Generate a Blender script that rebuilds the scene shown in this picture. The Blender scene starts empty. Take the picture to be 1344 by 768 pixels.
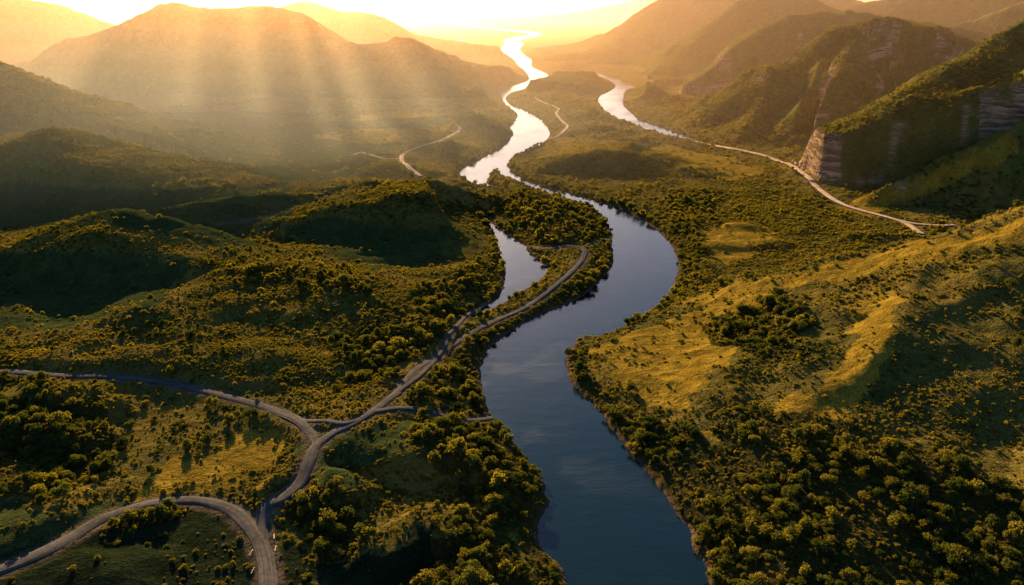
import bpy, math, random
import numpy as np
from math import radians, tan, sin, cos, atan

random.seed(7)
rng = np.random.default_rng(11)
scene = bpy.context.scene
COL = scene.collection

# ------------------------------------------------------------------ camera
CAM_H = 200.0
W0, H0 = 1344.0, 768.0
HFOV = radians(65.0)
F = (W0 / 2) / tan(HFOV / 2)
PITCH = atan((384.0 - 12.0) / F)
CP, SP = cos(PITCH), sin(PITCH)

cd = bpy.data.cameras.new('camera')
cam = bpy.data.objects.new('camera', cd)
COL.objects.link(cam)
cam.location = (0, 0, CAM_H)
cam.rotation_euler = (radians(90) - PITCH, 0, 0)
cd.sensor_fit = 'HORIZONTAL'
cd.angle = HFOV
cd.clip_start = 1.0
cd.clip_end = 90000.0
scene.camera = cam


def ray(px, py):
    u = px - W0 / 2
    v = 384.0 - py
    return (u, F * CP + v * SP, v * CP - F * SP)


def at_y(px, py, Y):
    r = ray(px, py)
    k = Y / r[1]
    return (r[0] * k, Y, CAM_H + r[2] * k)


def at_z(px, py, z=0.0):
    r = ray(px, py)
    k = (z - CAM_H) / r[2]
    return (r[0] * k, r[1] * k, z)


def project(x, y, z):
    dz = z - CAM_H
    fw = y * CP - dz * SP
    up = y * SP + dz * CP
    fw = np.maximum(fw, 1e-3)
    return W0 / 2 + F * x / fw, 384.0 - F * up / fw


# ------------------------------------------------------------------ noise
_T = rng.random((256, 256)).astype(np.float32)


def vnoise(x, y):
    xi = np.floor(x); yi = np.floor(y)
    fx = (x - xi).astype(np.float32); fy = (y - yi).astype(np.float32)
    xi = xi.astype(np.int64) & 255; yi = yi.astype(np.int64) & 255
    x1 = (xi + 1) & 255; y1 = (yi + 1) & 255
    fx = fx * fx * fx * (fx * (fx * 6 - 15) + 10); fy = fy * fy * fy * (fy * (fy * 6 - 15) + 10)
    a = _T[xi, yi]; b = _T[x1, yi]; c = _T[xi, y1]; d = _T[x1, y1]
    return (a * (1 - fx) + b * fx) * (1 - fy) + (c * (1 - fx) + d * fx) * fy


def fbm(x, y, wl, octs=4, gain=0.5, off=0.0):
    s = np.zeros_like(x, dtype=np.float32); a = 1.0; t = 0.0
    f = 1.0 / wl
    for i in range(octs):
        ca, sa = cos(0.6 * i + off), sin(0.6 * i + off)
        s += a * vnoise((x * ca - y * sa) * f + 17.3 * i + off * 7, (x * sa + y * ca) * f + 9.1 * i - off * 3)
        t += a; a *= gain; f *= 2.03
    return s / t          # 0..1


def ridged(x, y, wl, octs=4, off=0.0):
    s = np.zeros_like(x, dtype=np.float32); a = 1.0; t = 0.0; f = 1.0 / wl
    for i in range(octs):
        ca, sa = cos(0.7 * i + off), sin(0.7 * i + off)
        n = vnoise((x * ca - y * sa) * f + 31.7 * i + off * 5, (x * sa + y * ca) * f + 3.3 * i)
        s += a * (1.06 - np.sqrt((2 * n - 1) ** 2 + (0.03 if i == 0 else 0.005))); t += a; a *= 0.5; f *= 2.1
    return s / t


def sstep(a, b, x):
    t = np.clip((x - a) / (b - a), 0, 1)
    return t * t * (3 - 2 * t)


# ------------------------------------------------------------------ polar terrain grid
NT, NR = 1120, 1250
TH = radians(50.0)
R0, R1 = 110.0, 45000.0
LR = math.log(R1 / R0)
ti = np.linspace(-TH, TH, NT)
ri = R0 * np.exp(np.linspace(0, 1, NR) * LR)
TT, RR = np.meshgrid(ti, ri)              # rows = distance
GX = (RR * np.sin(TT)).astype(np.float32)
GY = (RR * np.cos(TT)).astype(np.float32)
SH = GX.shape


def seg_dist(x, y, pts, cap=1.0, soft=False):
    """nearest distance to a polyline, the parameter (index + t) there, and the side"""
    best = np.full(x.shape, 1e9, np.float32); par = np.zeros(x.shape, np.float32); side = np.zeros(x.shape, np.float32)
    ws = np.zeros(x.shape); wp = np.zeros(x.shape)
    for i in range(len(pts) - 1):
        ax, ay = pts[i][0], pts[i][1]; bx, by = pts[i + 1][0], pts[i + 1][1]
        dx, dy = bx - ax, by - ay; L2 = dx * dx + dy * dy + 1e-9
        t = np.clip(((x - ax) * dx + (y - ay) * dy) / L2, 0, 1)
        qx = x - (ax + t * dx); qy = y - (ay + t * dy)
        d = qx * qx + qy * qy
        if soft:
            wgt = (d.astype(np.float64) + 30.0) ** -5; ws += wgt; wp += wgt * (i + t)
        m = d < best
        best = np.where(m, d, best); par = np.where(m, i + t, par)
        side = np.where(m, dx * (y - ay) - dy * (x - ax), side)
    if cap != 1.0:
        ax, ay = pts[0][0], pts[0][1]; dx, dy = pts[1][0] - ax, pts[1][1] - ay
        dt = np.maximum(-((x - ax) * dx + (y - ay) * dy) / math.hypot(dx, dy), 0)
        best = np.where(par < 1e-5, best + (cap * cap - 1) * dt * dt, best)
    if soft:
        par = (wp / ws).astype(np.float32)
    return np.sqrt(best), par, side


def smooth_poly(pts, n=6):
    P = np.array(pts, float)
    out = []
    for i in range(len(P) - 1):
        p0 = P[max(i - 1, 0)]; p1 = P[i]; p2 = P[i + 1]; p3 = P[min(i + 2, len(P) - 1)]
        for k in range(n):
            t = k / n
            out.append(0.5 * ((2 * p1) + (-p0 + p2) * t + (2 * p0 - 5 * p1 + 4 * p2 - p3) * t * t + (-p0 + 3 * p1 - 3 * p2 + p3) * t ** 3))
    out.append(P[-1])
    return np.array(out)


# every ridge: name, crest as (px, py, Y or z), near width, far width, profile
# third value above 150 is a distance Y, below it a height z
RIDGES = [
 ('mountain', 'broad rounded dark mountain with the sunrise glow breaking over its crest',
  [(-20,112,2150),(30,90,2150),(100,54,2150),(160,32,2150),(212,10,2150),(260,12,2150),(300,14,2150),(365,12,2150),(408,32,2130),(440,54,2110),(470,60,2100),(500,58,2100),(530,55,2090),(560,72,2080),(585,90,2070),(610,108,2060)], 330, 600, 'round'),
 ('mountain', 'hazy pale mountain at the far left behind the broad dark mountain',
  [(-250,-10,3000),(-100,-6,3000),(0,-1,3000),(60,5,3000),(130,31,3000),(200,56,3000)], 420, 700, 'round'),
 ('mountain', 'faint orange mountain in the sun glow behind the broad dark mountain',
  [(330,26,3500),(395,3,3500),(445,16,3500),(480,18,3500),(510,27,3500),(535,42,3500),(552,60,3500)], 320, 700, 'round'),
 ('mountain', 'pale hazy range far beyond the head of the river',
  [(690,23,14500),(740,18,14500),(800,8,14500),(860,-3,14500),(1000,-10,14500),(1200,-10,14500)], 2200, 2200, 'round'),
 ('hill', 'dark hill with a golden rim at the left edge of the valley',
  [(-260,50,1250),(-80,76,1250),(0,92,1250),(30,103,1235),(62,126,1210),(100,158,1190)], 160, 240, 'round'),
 ('hill', 'low dark hill with a gold crest below the rim hill on the left',
  [(-220,182,1000),(0,188,985),(50,180,975),(95,190,965),(150,204,950),(220,220,935),(300,236,915),(350,250,895)], 110, 140, 'mesa'),
 ('hill', 'wooded hill with a lit top above the dark oval meadow',
  [(385,284,10),(420,274,20),(455,264,27),(500,256,32),(530,252,34),(565,253,33),(592,264,27),(615,279,18),(632,294,10)], 56, 130, 'mesa'),
 ('hill', 'knobbly golden ridge above the dark slope on the left',
  [(-160,338,14),(0,324,17),(60,308,25),(110,300,31),(150,298,33),(190,308,27),(230,324,20),(280,340,14),(340,350,11),(400,346,8)], 74, 90, 'mesa'),
 ('hill', 'wide shrubby golden slope between the left road and the dark meadow',
  [(-160,470,8),(0,458,9),(100,443,11),(170,424,13),(240,390,15),(300,372,16),(360,362,16),(430,366,16),(500,374,15),(560,384,13),(615,376,9)], 120, 80, 'round'),
 ('hill', 'long golden grass hill rising to the right edge above the thicket',
  [(870,402,2),(930,390,10),(990,374,20),(1050,357,31),(1100,345,39),(1150,335,46),(1200,324,54),(1260,309,63),(1344,282,78),(1500,238,105)], 330, 42, 'round'),
 ('hill', 'grassy spur running down the golden hill towards the thicket',
  [(1206,366,32),(1196,404,38),(1172,448,34),(1122,502,25),(1046,553,10)], 58, 50, 'round'),
 ('hill', 'shrubby hill ending in a layered rock nose beside the dirt road',
  [(1090,176,985),(1108,167,990),(1140,150,1000),(1200,122,1010),(1260,92,1020),(1344,45,1030),(1520,-40,1050)], 185, 240, 'cliff', 2.2),
 ('hill', 'green lit spur below the shaded foot of the layered rock nose',
  [(1132,263,850),(1165,244,858),(1210,222,866),(1260,200,874),(1344,164,890),(1500,92,905)], 72, 45, 'round', 1.8),
 ('hill', 'hill crowned by a broken pink cliff above the valley floor',
  [(912,166,1420),(935,150,1440),(965,128,1460),(1010,106,1480),(1060,80,1500),(1085,56,1510),(1115,43,1520),(1150,37,1530),(1195,36,1540),(1240,46,1560),(1290,62,1580),(1340,76,1600),(1500,110,1600)], 180, 280, 'upcliff', 1.6),
 ('hill', 'broken pink cliff top standing out from the cliff hill',
  [(1104,88,1390),(1114,78,1430),(1132,68,1480),(1166,58,1530)], 190, 75, 'upcliff'),
 ('hill', 'spur with an orange rock face at the right edge of the picture',
  [(1342,138,940),(1350,118,968),(1358,96,1010)], 80, 40, 'upcliff'),
 ('hill', 'narrow spur running down the front of the pink cliff hill',
  [(1010,108,1470),(995,140,1390),(978,172,1300)], 70, 60, 'sharp'),
 ('hill', 'middle spur on the shaded front of the pink cliff hill',
  [(1075,95,1440),(1055,135,1360),(1032,178,1270)], 70, 55, 'sharp'),
 ('hill', 'right hand spur on the shaded front of the pink cliff hill',
  [(1160,90,1430),(1135,135,1340),(1105,175,1260)], 70, 55, 'sharp'),
 ('hill', 'smooth dark hill with a small rock bluff at its left foot',
  [(922,98,2000),(945,80,2010),(970,60,2020),(1010,36,2050),(1060,23,2050),(1120,23,2060),(1200,34,2080),(1300,50,2100)], 230, 350, 'footcliff', 1.8),
 ('hill', 'dark grey hill with a sunlit left edge behind the bluff hill',
  [(836,98,2700),(870,73,2700),(905,49,2700),(945,21,2700),(975,3,2700),(1020,-3,2700),(1080,8,2700),(1120,28,2700)], 420, 500, 'round'),
 ('hill', 'hazy hill at the right of the upper river bend',
  [(762,72,3600),(800,45,3600),(838,19,3600),(865,3,3600),(905,-14,3600),(980,-22,3600),(1080,-10,3600)], 560, 700, 'round'),
 ('hill', 'far hazy hill range along the upper right edge',
  [(1080,24,3000),(1140,8,3000),(1200,-4,2950),(1280,-14,2900),(1420,-20,2800)], 420, 500, 'round'),
 ('hill', 'lit grassy slope in the upper right corner behind the cliff hill',
  [(1190,60,2350),(1245,40,2350),(1290,27,2350),(1344,8,2350),(1480,-20,2350)], 260, 300, 'round'),
]
# low mounds on the valley floor, part of the ground
MOUNDS = [
 ([(690,219,7),(735,206,17),(790,199,22),(840,201,20),(885,222,7)], 50, 70),
 ([(728,107,16),(765,101,24),(800,107,12)], 100, 150),
 ([(828,114,14),(848,117,22),(872,128,9)], 55, 70),
 ([(470,130,12),(560,124,18),(645,120,16)], 130, 150),
 ([(585,86,14),(625,87,18),(655,92,8)], 160, 200),
 ([(632,110,16),(664,106,18)], 90, 120),
 ([(614,160,14),(635,154,24),(655,160,20),(668,177,9)], 46, 70),
 ([(600,194,14),(620,190,20),(645,194,12)], 38, 55),
 ([(482,208,6),(505,204,8),(528,208,5)], 26, 30),
 ([(478,222,6),(510,216,11),(545,226,6)], 40, 40),
 ([(545,175,5),(565,172,9),(590,178,5)], 26, 30),
 ([(650,262,5),(695,258,10),(745,266,10),(785,286,6)], 30, 30),
 ([(760,152,6),(790,150,10),(820,160,5)], 45, 50),
 ([(756,172,5),(785,167,10),(812,172,5)], 36, 40),
 ([(520,505,5),(570,508,7),(620,520,5)], 16, 16),
 ([(-30,528,7),(60,528,9),(140,538,6)], 16, 22),
 ([(-30,560,6),(60,566,9),(120,575,5)], 14, 18),
 ([(380,640,7),(410,630,9),(440,645,6)], 18, 22),
 ([(520,720,6),(570,690,10),(620,690,8)], 18, 22),
 ([(430,570,4),(520,585,9),(590,590,10),(660,610,8)], 22, 40),
 ([(970,600,8),(1080,590,12),(1200,610,14),(1344,640,18)], 30, 60),
]


def crest(pts):
    out = []
    for px, py, q in pts:
        out.append(at_y(px, py, q) if q > 150 else at_z(px, py, q))
    return smooth_poly(out, 4)


def profile(t, kind):
    t = np.clip(t, 0, 1)
    rnd = (0.5 + 0.5 * np.cos(math.pi * t))
    if kind == 'sharp':
        return 0.5 * rnd + 0.5 * (1 - t) ** 1.3
    if kind == 'mesa':
        return 0.92 * (1 - sstep(0.30, 0.98, t)) + 0.08 * (1 - t)
    return 0.75 * rnd + 0.25 * (1 - t)


def eval_ridges(x, y):
    acc = np.zeros(x.shape, np.float32); best = np.zeros(x.shape, np.float32)
    own = np.full(x.shape, -1, np.int16)
    # domain warp keeps outlines natural
    wx = (fbm(x, y, 90, 3, off=1.0) - 0.5); wy = (fbm(x, y, 90, 3, off=2.0) - 0.5)
    items = [(r[2], r[3], r[4], r[5], i, r[6] if len(r) > 6 else 1.0) for i, r in enumerate(RIDGES)] + [(m[0], m[1], m[2], 'mesa', -1, 1.0) for m in MOUNDS]
    for pts, wn, wf, kind, idx, cap in items:
        C = crest(pts)
        mw = max(wn, wf) * 1.25
        m = (x > C[:, 0].min() - mw) & (x < C[:, 0].max() + mw) & (y > C[:, 1].min() - mw) & (y < C[:, 1].max() + mw)
        if not m.any():
            continue
        xs, ys = x[m], y[m]
        amp = min(wn * 0.5, 60.0)
        d, par, side = seg_dist(xs, ys, C, cap, True)
        # gullies: widths vary along and across the slope
        g = ridged(xs, ys, max(wn * 0.9, 12), 4, off=0.3 * (idx + 2))
        w = np.where(side > 0, wf, wn).astype(np.float32)
        if cap > 1:                     # the ridge narrows to a nose at its free end
            arc = np.r_[0, np.cumsum(np.hypot(np.diff(C[:, 0]), np.diff(C[:, 1])))]
            al = np.interp(par, np.arange(len(C)), arc)
            w = w * (0.30 + 0.70 * sstep(0, 170, al)).astype(np.float32)
        ww = w * (0.72 + 0.56 * g * np.clip(d / w * 2, 0, 1) + 0.28 * (1 - np.clip(d / w * 2, 0, 1)))
        d2 = np.maximum(d + amp * 0.6 * (wx[m] + 0.0) * np.clip(d / (0.3 * w), 0, 1), 0)
        h = np.interp(par, np.arange(len(C)), C[:, 2]).astype(np.float32)
        t = d2 / ww
        p = profile(t, kind)
        n = fbm(xs, ys, 60, 3, off=4.0) - 0.5 + 0.3 * (ridged(xs, ys, 40, 3, off=4.4) - 0.5)
        if kind == 'cliff':
            k = sstep(0.40, 0.60, fbm(xs, ys, 170, 2, off=5.0) + 0.35 * np.exp(-par / 5.0)) * (0.25 + 0.75 * (side < 0))
            c1 = 0.46 + 0.14 * n
            pc = np.interp(t, [0, 0.44, 0.455, 0.54, 0.555, 0.62, 1.0], [1, 0.80, 0.64, 0.58, 0.36, 0.26, 0.0]).astype(np.float32)
            tt = np.clip(t + 0.25 * n, 0, 1)
            p = np.where(side < 0, np.interp(t, [0, 0.5, 0.66, 1.0], [1, 0.86, 0.42, 0.0]), p).astype(np.float32)
            pc = np.interp(tt, [0, 0.50, 0.52, 0.58, 0.60, 0.65, 1.0], [1, 0.85, 0.64, 0.60, 0.34, 0.26, 0.0]).astype(np.float32)
            p = p * (1 - k) + pc * k
        elif kind == 'upcliff':
            tt = np.clip(t + 0.22 * n, 0, 1)
            pc = np.interp(tt, [0, 0.13, 0.15, 0.24, 0.26, 0.4, 0.62, 0.64, 1.0], [1, 0.95, 0.76, 0.70, 0.56, 0.47, 0.27, 0.18, 0.0]).astype(np.float32)
            kk = sstep(0.34, 0.5, fbm(xs, ys, 150, 2, off=6.5))
            p = p * (1 - kk) + pc * kk
        elif kind == 'footcliff':
            tt = np.clip(t + 0.2 * n, 0, 1)
            pc = np.interp(tt, [0, 0.5, 0.7, 0.72, 1.0], [1, 0.56, 0.36, 0.10, 0.0]).astype(np.float32)
            kk = np.clip(1.5 - par / 5.0, 0, 1)
            p = p * (1 - kk) + pc * kk
        n = n
        hh = np.maximum(h, 0) * p
        a = acc[m]
        acc[m] = (a ** 5 + hh ** 5) ** 0.2
        if idx >= 0:
            b = best[m]; o = own[m]
            sel = hh > b
            b[sel] = hh[sel]; o[sel] = idx
            best[m] = b; own[m] = o
    own[best < 3.5] = -1
    return acc, own


print('terrain: ridges')
HILL, OWN = eval_ridges(GX, GY)

# ------------------------------------------------------------------ water outlines (pixels of the plan, back-projected to z = 0)
RIVER = [(748,830),(745,800),(740,768),(735,742),(722,728),(711,712),(706,690),(714,672),(723,659),(715,639),(706,620),(695,605),(680,585),(668,572),(648,552),(638,539),(633,512),(631,495),(633,473),(648,453),(678,429),(715,411),(748,399),(781,376),(801,353),(805,333),(803,310),(799,295),(790,282),(777,273),(759,266),(738,259),(714,252),(690,247.5),(665,247.5),(647,246),(631,243),(618,241),(607,234),(604,227),(611,219),(625,212),(640,204),(655,196),(668,186),(674,176),(670,166),(677,158),(679,150),(670,142),(662,136),(659,127),(653,121),(673,113),(688,108),(695,103),(688,92),(680,86),(673,77),(660,68),(658,62),(662,57),(662,52),(680,48),(695,44.2),(660,40.4),(638,37.4),(618,35.3),(608,34.3),
 (608,31.5),(617,31),(620,33.2),(660,38.2),(688,40.2),(712,44),(700,49),(684,52),(687,58),(682,64),(688,72),(698,79),(697,87),(708,92),(720,100),(705,107),(697,116),(683,120),(670,122.5),(664,127),(664,132),(669,137),(677,140),(689,145),(702,152),(712,160),(720,170),(720,180),(712,189),(697,196),(677,203),(668,210),(666,218),(677,229),(693,238),(714,245),(739,252),(760,258),(782,264),(803,270),(825,279),(858,299),(881,323),(890,346),(885,373),(861,403),(831,419),(801,438),(768,444),(750,456),(744,469),(743,483),(755,508),(790,545),(820,585),(870,645),(905,700),(930,768),(945,800),(958,830)]
ARM = [(634,284),(651,309),(658,333),(663,356),(661,379),(648,396),(625,412),(618,417),(622,420),(648,405),(681,385),(711,365),(720,351),(705,343),(688,323),(661,306),(641,286)]
EAST = [(735,92.3),(764,94.3),(784,99.3),(800,106),(808,113),(800,120),(787,126.5),(786.5,137),(798,149),(813,156.5),(826,162),(849,169.5),(875,177),(900,184.5),(925,190),(946,194.4),(925,186.6),(900,179),(880,171),(857,164),(838,156.5),(827.5,147.5),(818,136.5),(817.5,129),(822,118),(838,115),(827.5,110),(813,104.3),(795,98.6),(773,93.6),(751,91.3),(735,90.8)]
POND = [(593,60.5),(594,55.5),(610,52),(604,56),(608,60.5)]
POND2 = [(585,28),(600,27),(632,26.6),(610,28.6)]
BAR = [(638,239),(643,233),(642,227),(652,222),(660,230),(677,237),(694,244.5),(685,248.5),(654,248.5)]
polys = [smooth_poly([at_z(*p)[:2] for p in P + [P[0]]], 3)[:-1] for P in (RIVER, ARM, EAST, POND, POND2)]
bar = smooth_poly([at_z(*p)[:2] for p in BAR + [BAR[0]]], 3)[:-1]


def inside(x, y, P):
    ins = np.zeros(x.shape, bool)
    n = len(P)
    for i in range(n):
        ax, ay = P[i]; bx, by = P[(i + 1) % n]
        if ay == by:
            continue
        c = (ay > y) != (by > y)
        ins ^= c & (x < (bx - ax) * (y - ay) / (by - ay) + ax)
    return ins


def signed(x, y, P, margin):
    """distance to the outline, negative inside, clipped at margin"""
    out = np.full(x.shape, margin, np.float32)
    P = np.asarray(P)
    m = (x > P[:, 0].min() - margin) & (x < P[:, 0].max() + margin) & (y > P[:, 1].min() - margin) & (y < P[:, 1].max() + margin)
    if not m.any():
        return out
    xs, ys = x[m], y[m]
    best = np.full(xs.shape, margin ** 2, np.float32)
    n = len(P)
    order = np.argsort(ys)
    ysrt = ys[order]
    for i in range(n):
        ax, ay = P[i]; bx, by = P[(i + 1) % n]
        lo = np.searchsorted(ysrt, min(ay, by) - margin); hi = np.searchsorted(ysrt, max(ay, by) + margin)
        if hi <= lo:
            continue
        id_ = order[lo:hi]
        xx = xs[id_]; yy = ys[id_]
        dx, dy = bx - ax, by - ay; L2 = dx * dx + dy * dy + 1e-9
        t = np.clip(((xx - ax) * dx + (yy - ay) * dy) / L2, 0, 1)
        d = (xx - ax - t * dx) ** 2 + (yy - ay - t * dy) ** 2
        best[id_] = np.minimum(best[id_], d)
    d = np.sqrt(best)
    ins = inside(xs, ys, P)
    out[m] = np.where(ins, -d, d)
    return out


MARG = 120.0


def water_sd(x, y):
    # shoreline wobble, finer close by
    sd = np.full(x.shape, MARG, np.float32)
    for P in polys:
        sd = np.minimum(sd, signed(x, y, P, MARG))
    b = signed(x, y, bar, MARG)
    sd = np.maximum(sd, -b)
    wob = (fbm(x, y, 11, 3, off=3.0) - 0.5) * 4.2 + (fbm(x, y, 3.0, 2, off=3.4) - 0.5) * 1.2
    return sd + wob


print('terrain: water')
SD = water_sd(GX, GY)


def ground_noise(x, y, r):
    base = 2.0 + 5.0 * (fbm(x, y, 130, 4, off=0.5) - 0.35) + 1.8 * (fbm(x, y, 28, 3, off=0.9) - 0.5)
    hump = np.maximum(fbm(x, y, 75, 3, off=7.0) - 0.58, 0) * 26
    far = sstep(900, 2500, r)
    hump = hump * (1 + 0.8 * far)
    flat = sstep(2300, 4200, r)
    return (base + hump) * (1 - flat) + 2.0 * flat


def carve(z, sd, x, y):
    bank = (0.10 + 1.5 * np.maximum(fbm(x, y, 70, 3, off=5.5) - 0.28, 0)) * np.clip(sd, 0, 4) + 0.28 * np.clip(sd - 4, 0, 400) + 400 * sstep(30, 112, sd) ** 2
    z = np.where(sd > 0, np.minimum(np.maximum(z, 0.9 + 0.02 * sd), bank + 0.15), np.maximum(-0.35 + 0.5 * sd, -6))
    return z


GZ = HILL + ground_noise(GX, GY, RR.astype(np.float32))
hf = np.clip(HILL / 60, 0, 1)
GZ = GZ + hf * (10 * (ridged(GX, GY, 150, 4, off=8.0) - 0.5) + 3 * (fbm(GX, GY, 35, 3, off=8.6) - 0.5))
rh = sstep(100, 420, GX) * hf * (RR < 4000)
GZ = GZ + rh * (26 * (ridged(GX, GY, 230, 3, off=10.3) - 0.5) + 8 * (ridged(GX, GY, 70, 3, off=10.9) - 0.5)) * (RR > 850)
GZ = GZ + np.clip(HILL / 14, 0, 1) * 4.0 * (fbm(GX, GY, 24, 3, off=9.2) - 0.5)
GZ = np.where(RR > 15000, GZ * 0 + 4, GZ)
GZ = carve(GZ, SD, GX, GY)


def sample(field, x, y):
    r = np.sqrt(x * x + y * y); th = np.arctan2(x, y)
    u = np.clip((th + TH) / (2 * TH) * (NT - 1), 0, NT - 1.001)
    v = np.clip(np.log(np.maximum(r, R0) / R0) / LR * (NR - 1), 0, NR - 1.001)
    i = u.astype(np.int64); j = v.astype(np.int64)
    fu = u - i; fv = v - j
    return (field[j, i] * (1 - fu) + field[j, i + 1] * fu) * (1 - fv) + (field[j + 1, i] * (1 - fu) + field[j + 1, i + 1] * fu) * fv


def land(px, py):
    """first point of the ground met by the ray through a plan pixel"""
    r = ray(px, py)
    hr = math.hypot(r[0], r[1])
    d = np.exp(np.linspace(math.log(150), math.log(14000), 5000))
    x = r[0] / hr * d; y = r[1] / hr * d; z = CAM_H + r[2] / hr * d
    g = sample(GZ, x, y)
    k = np.argmax(z < g)
    return (x[k], y[k], g[k])


# ------------------------------------------------------------------ roads
ROADS = [
 ('road', 'grey gravel road sweeping in from the left edge to the junction', 7.0,
  [(-160,490),(-60,489),(0,489),(80,490),(150,494),(220,503),(280,517),(340,533),(380,546),(404,560),(415,578),(411,598),(395,622),(371,645),(353,662),(346,680),(344,698),(344,716)]),
 ('road', 'wide rutted road curving from the bottom edge round to the lower left corner', 8.6,
  [(353,840),(354,800),(352,768),(350,742),(343,715),(329,692),(309,672),(285,661),(255,656),(220,658),(180,667),(130,685),(90,702),(40,727),(0,745),(-60,772),(-160,820)]),
 ('road', 'pale gravel road climbing from the junction along the river to the peninsula', 6.4,
  [(408,604),(420,578),(440,561),(470,549),(500,535),(522,513),(545,490),(580,463),(615,440),(650,421),(690,404),(720,382),(748,359),(764,341),(767,329),(758,321),(742,320),(722,327),(706,328),(697,324)]),
 ('road', 'short shaded link between the left road and the river road', 4.5, [(372,543),(400,550),(425,553),(450,553),(476,546)]),
 ('road', 'dark lane running right from the river road to the river bank', 6.0, [(492,540),(520,541),(550,542),(580,545),(615,550),(648,553)]),
 ('road', 'shore track hugging the left bank of the still river arm', 4.2, [(520,515),(548,494),(570,474),(584,456),(587,440),(598,426),(612,417),(628,407),(640,399)]),
 ('road', 'track along the foot of the wooded peninsula to its tip', 3.6, [(764,326),(780,319),(796,316)]),
 ('road', 'winding pale track on the far left bank of the river', 8.0, [(598,162),(604,168),(602,175),(588,181),(566,188),(544,195),(531,202),(527,209),(535,217),(545,225),(552,233)]),
 ('road', 'thin pale track looping left off the winding track', 6.0, [(464,203),(474,200),(484,204),(500,207),(524,207)]),
 ('road', 'faint path crossing the shaded plain on the left', 5.0, [(290,294),(330,288),(370,277),(415,262),(445,252)]),
 ('road', 'broad dirt road following the foot of the cliff hills', 9.5, [(892,180),(915,185),(940,190),(965,196),(1000,204),(1020,211),(1040,221),(1062,237),(1080,252),(1102,266),(1130,276),(1160,284),(1190,292),(1215,295.5),(1236,296.5),(1252,296)]),
 ('road', 'stub of dirt road forking down to the foot of the golden hill', 8.0, [(1178,288.5),(1192,295),(1202,301),(1210,307)]),
 ('road', 'thin pale track on the grassland right of the upper river', 7.0, [(702,128),(718,136),(733,142),(730,149),(737,158),(745,165),(738,174),(722,182)]),
]
print('roads')
road_lines = []
for name, label, w, pts in ROADS:
    P = np.array([at_z(p[0], p[1], 3.6) if 'cliff hills' in label else land(*p) for p in pts])
    P = smooth_poly(P, 10)
    # resample evenly
    seg = np.r_[0, np.cumsum(np.hypot(np.diff(P[:, 0]), np.diff(P[:, 1])))]
    n = max(int(seg[-1] / 2.2), 8)
    s = np.linspace(0, seg[-1], n)
    X = np.interp(s, seg, P[:, 0]); Y = np.interp(s, seg, P[:, 1])
    Zr = sample(GZ, X, Y)
    k = 13
    pad = np.pad(np.maximum(Zr, 1.0), k, mode='edge')
    Zr = np.convolve(pad, np.ones(2 * k + 1) / (2 * k + 1), mode='valid')
    if 'cliff hills' in label:
        Zr = np.minimum(Zr, 6.0)
    road_lines.append([X, Y, Zr, s, w])
# where one road ends on another it takes that road's level
for a in range(len(road_lines)):
    X, Y, Zr, s, w = road_lines[a]
    for end in (0, -1):
        best = None
        for b in range(len(road_lines)):
            if b == a:
                continue
            d = np.hypot(road_lines[b][0] - X[end], road_lines[b][1] - Y[end])
            k = int(np.argmin(d))
            if d[k] < 13 and (best is None or d[k] < best[0]):
                best = (d[k], road_lines[b][2][k])
        if best:
            ds_ = s if end == 0 else s[-1] - s
            kk = 1 - sstep(6.0, 34.0, ds_)
            Zr[:] = Zr * (1 - kk) + (best[1] - 0.04) * kk
ROADD = np.full(SH, 99.0, np.float32)
for X, Y, Zr, s, w in road_lines:
    M = 26.0
    st = 6
    for a in range(0, len(X) - 1, st * 6):
        idx = list(range(a, min(a + st * 6, len(X) - 1) + 1, st))
        if idx[-1] != min(a + st * 6, len(X) - 1):
            idx.append(min(a + st * 6, len(X) - 1))
        if len(idx) < 2:
            continue
        xs, ys = X[idx], Y[idx]
        m = (GX > xs.min() - M) & (GX < xs.max() + M) & (GY > ys.min() - M) & (GY < ys.max() + M)
        if not m.any():
            continue
        d, par, _ = seg_dist(GX[m], GY[m], np.c_[xs, ys])
        zr = np.interp(par, np.arange(len(idx)), Zr[idx])
        k = 1 - sstep(w * 0.5 + 1.2, w * 0.5 + 9.0, d)
        zz = GZ[m]
        sdm = SD[m]
        k = np.where(sdm < 0.5, 0, k)
        cur = ROADD[m]
        better = d - w * 0.5 < cur
        GZ[m] = np.where(better | (k > 0.9), zz * (1 - k) + (zr - 0.35) * k, zz)
        ROADD[m] = np.where(better, d - w * 0.5, cur)

# ------------------------------------------------------------------ land cover
PX, PY = project(GX.astype(np.float64), GY.astype(np.float64), GZ.astype(np.float64))
PX = PX.astype(np.float32); PY = PY.astype(np.float32)
jx = (fbm(GX, GY, 14, 3, off=11) - 0.5); jy = (fbm(GX, GY, 14, 3, off=12) - 0.5)
scale_px = F / np.maximum(RR, 50)
jx2 = fbm(GX, GY, 45, 3, off=15) - 0.5; jy2 = fbm(GX, GY, 45, 3, off=16) - 0.5
QX = PX + (jx * 22 + jx2 * 40) * scale_px; QY = PY + (jy * 16 + jy2 * 34) * scale_px * np.clip(CAM_H / np.maximum(RR, 200), 0.05, 1)

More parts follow.
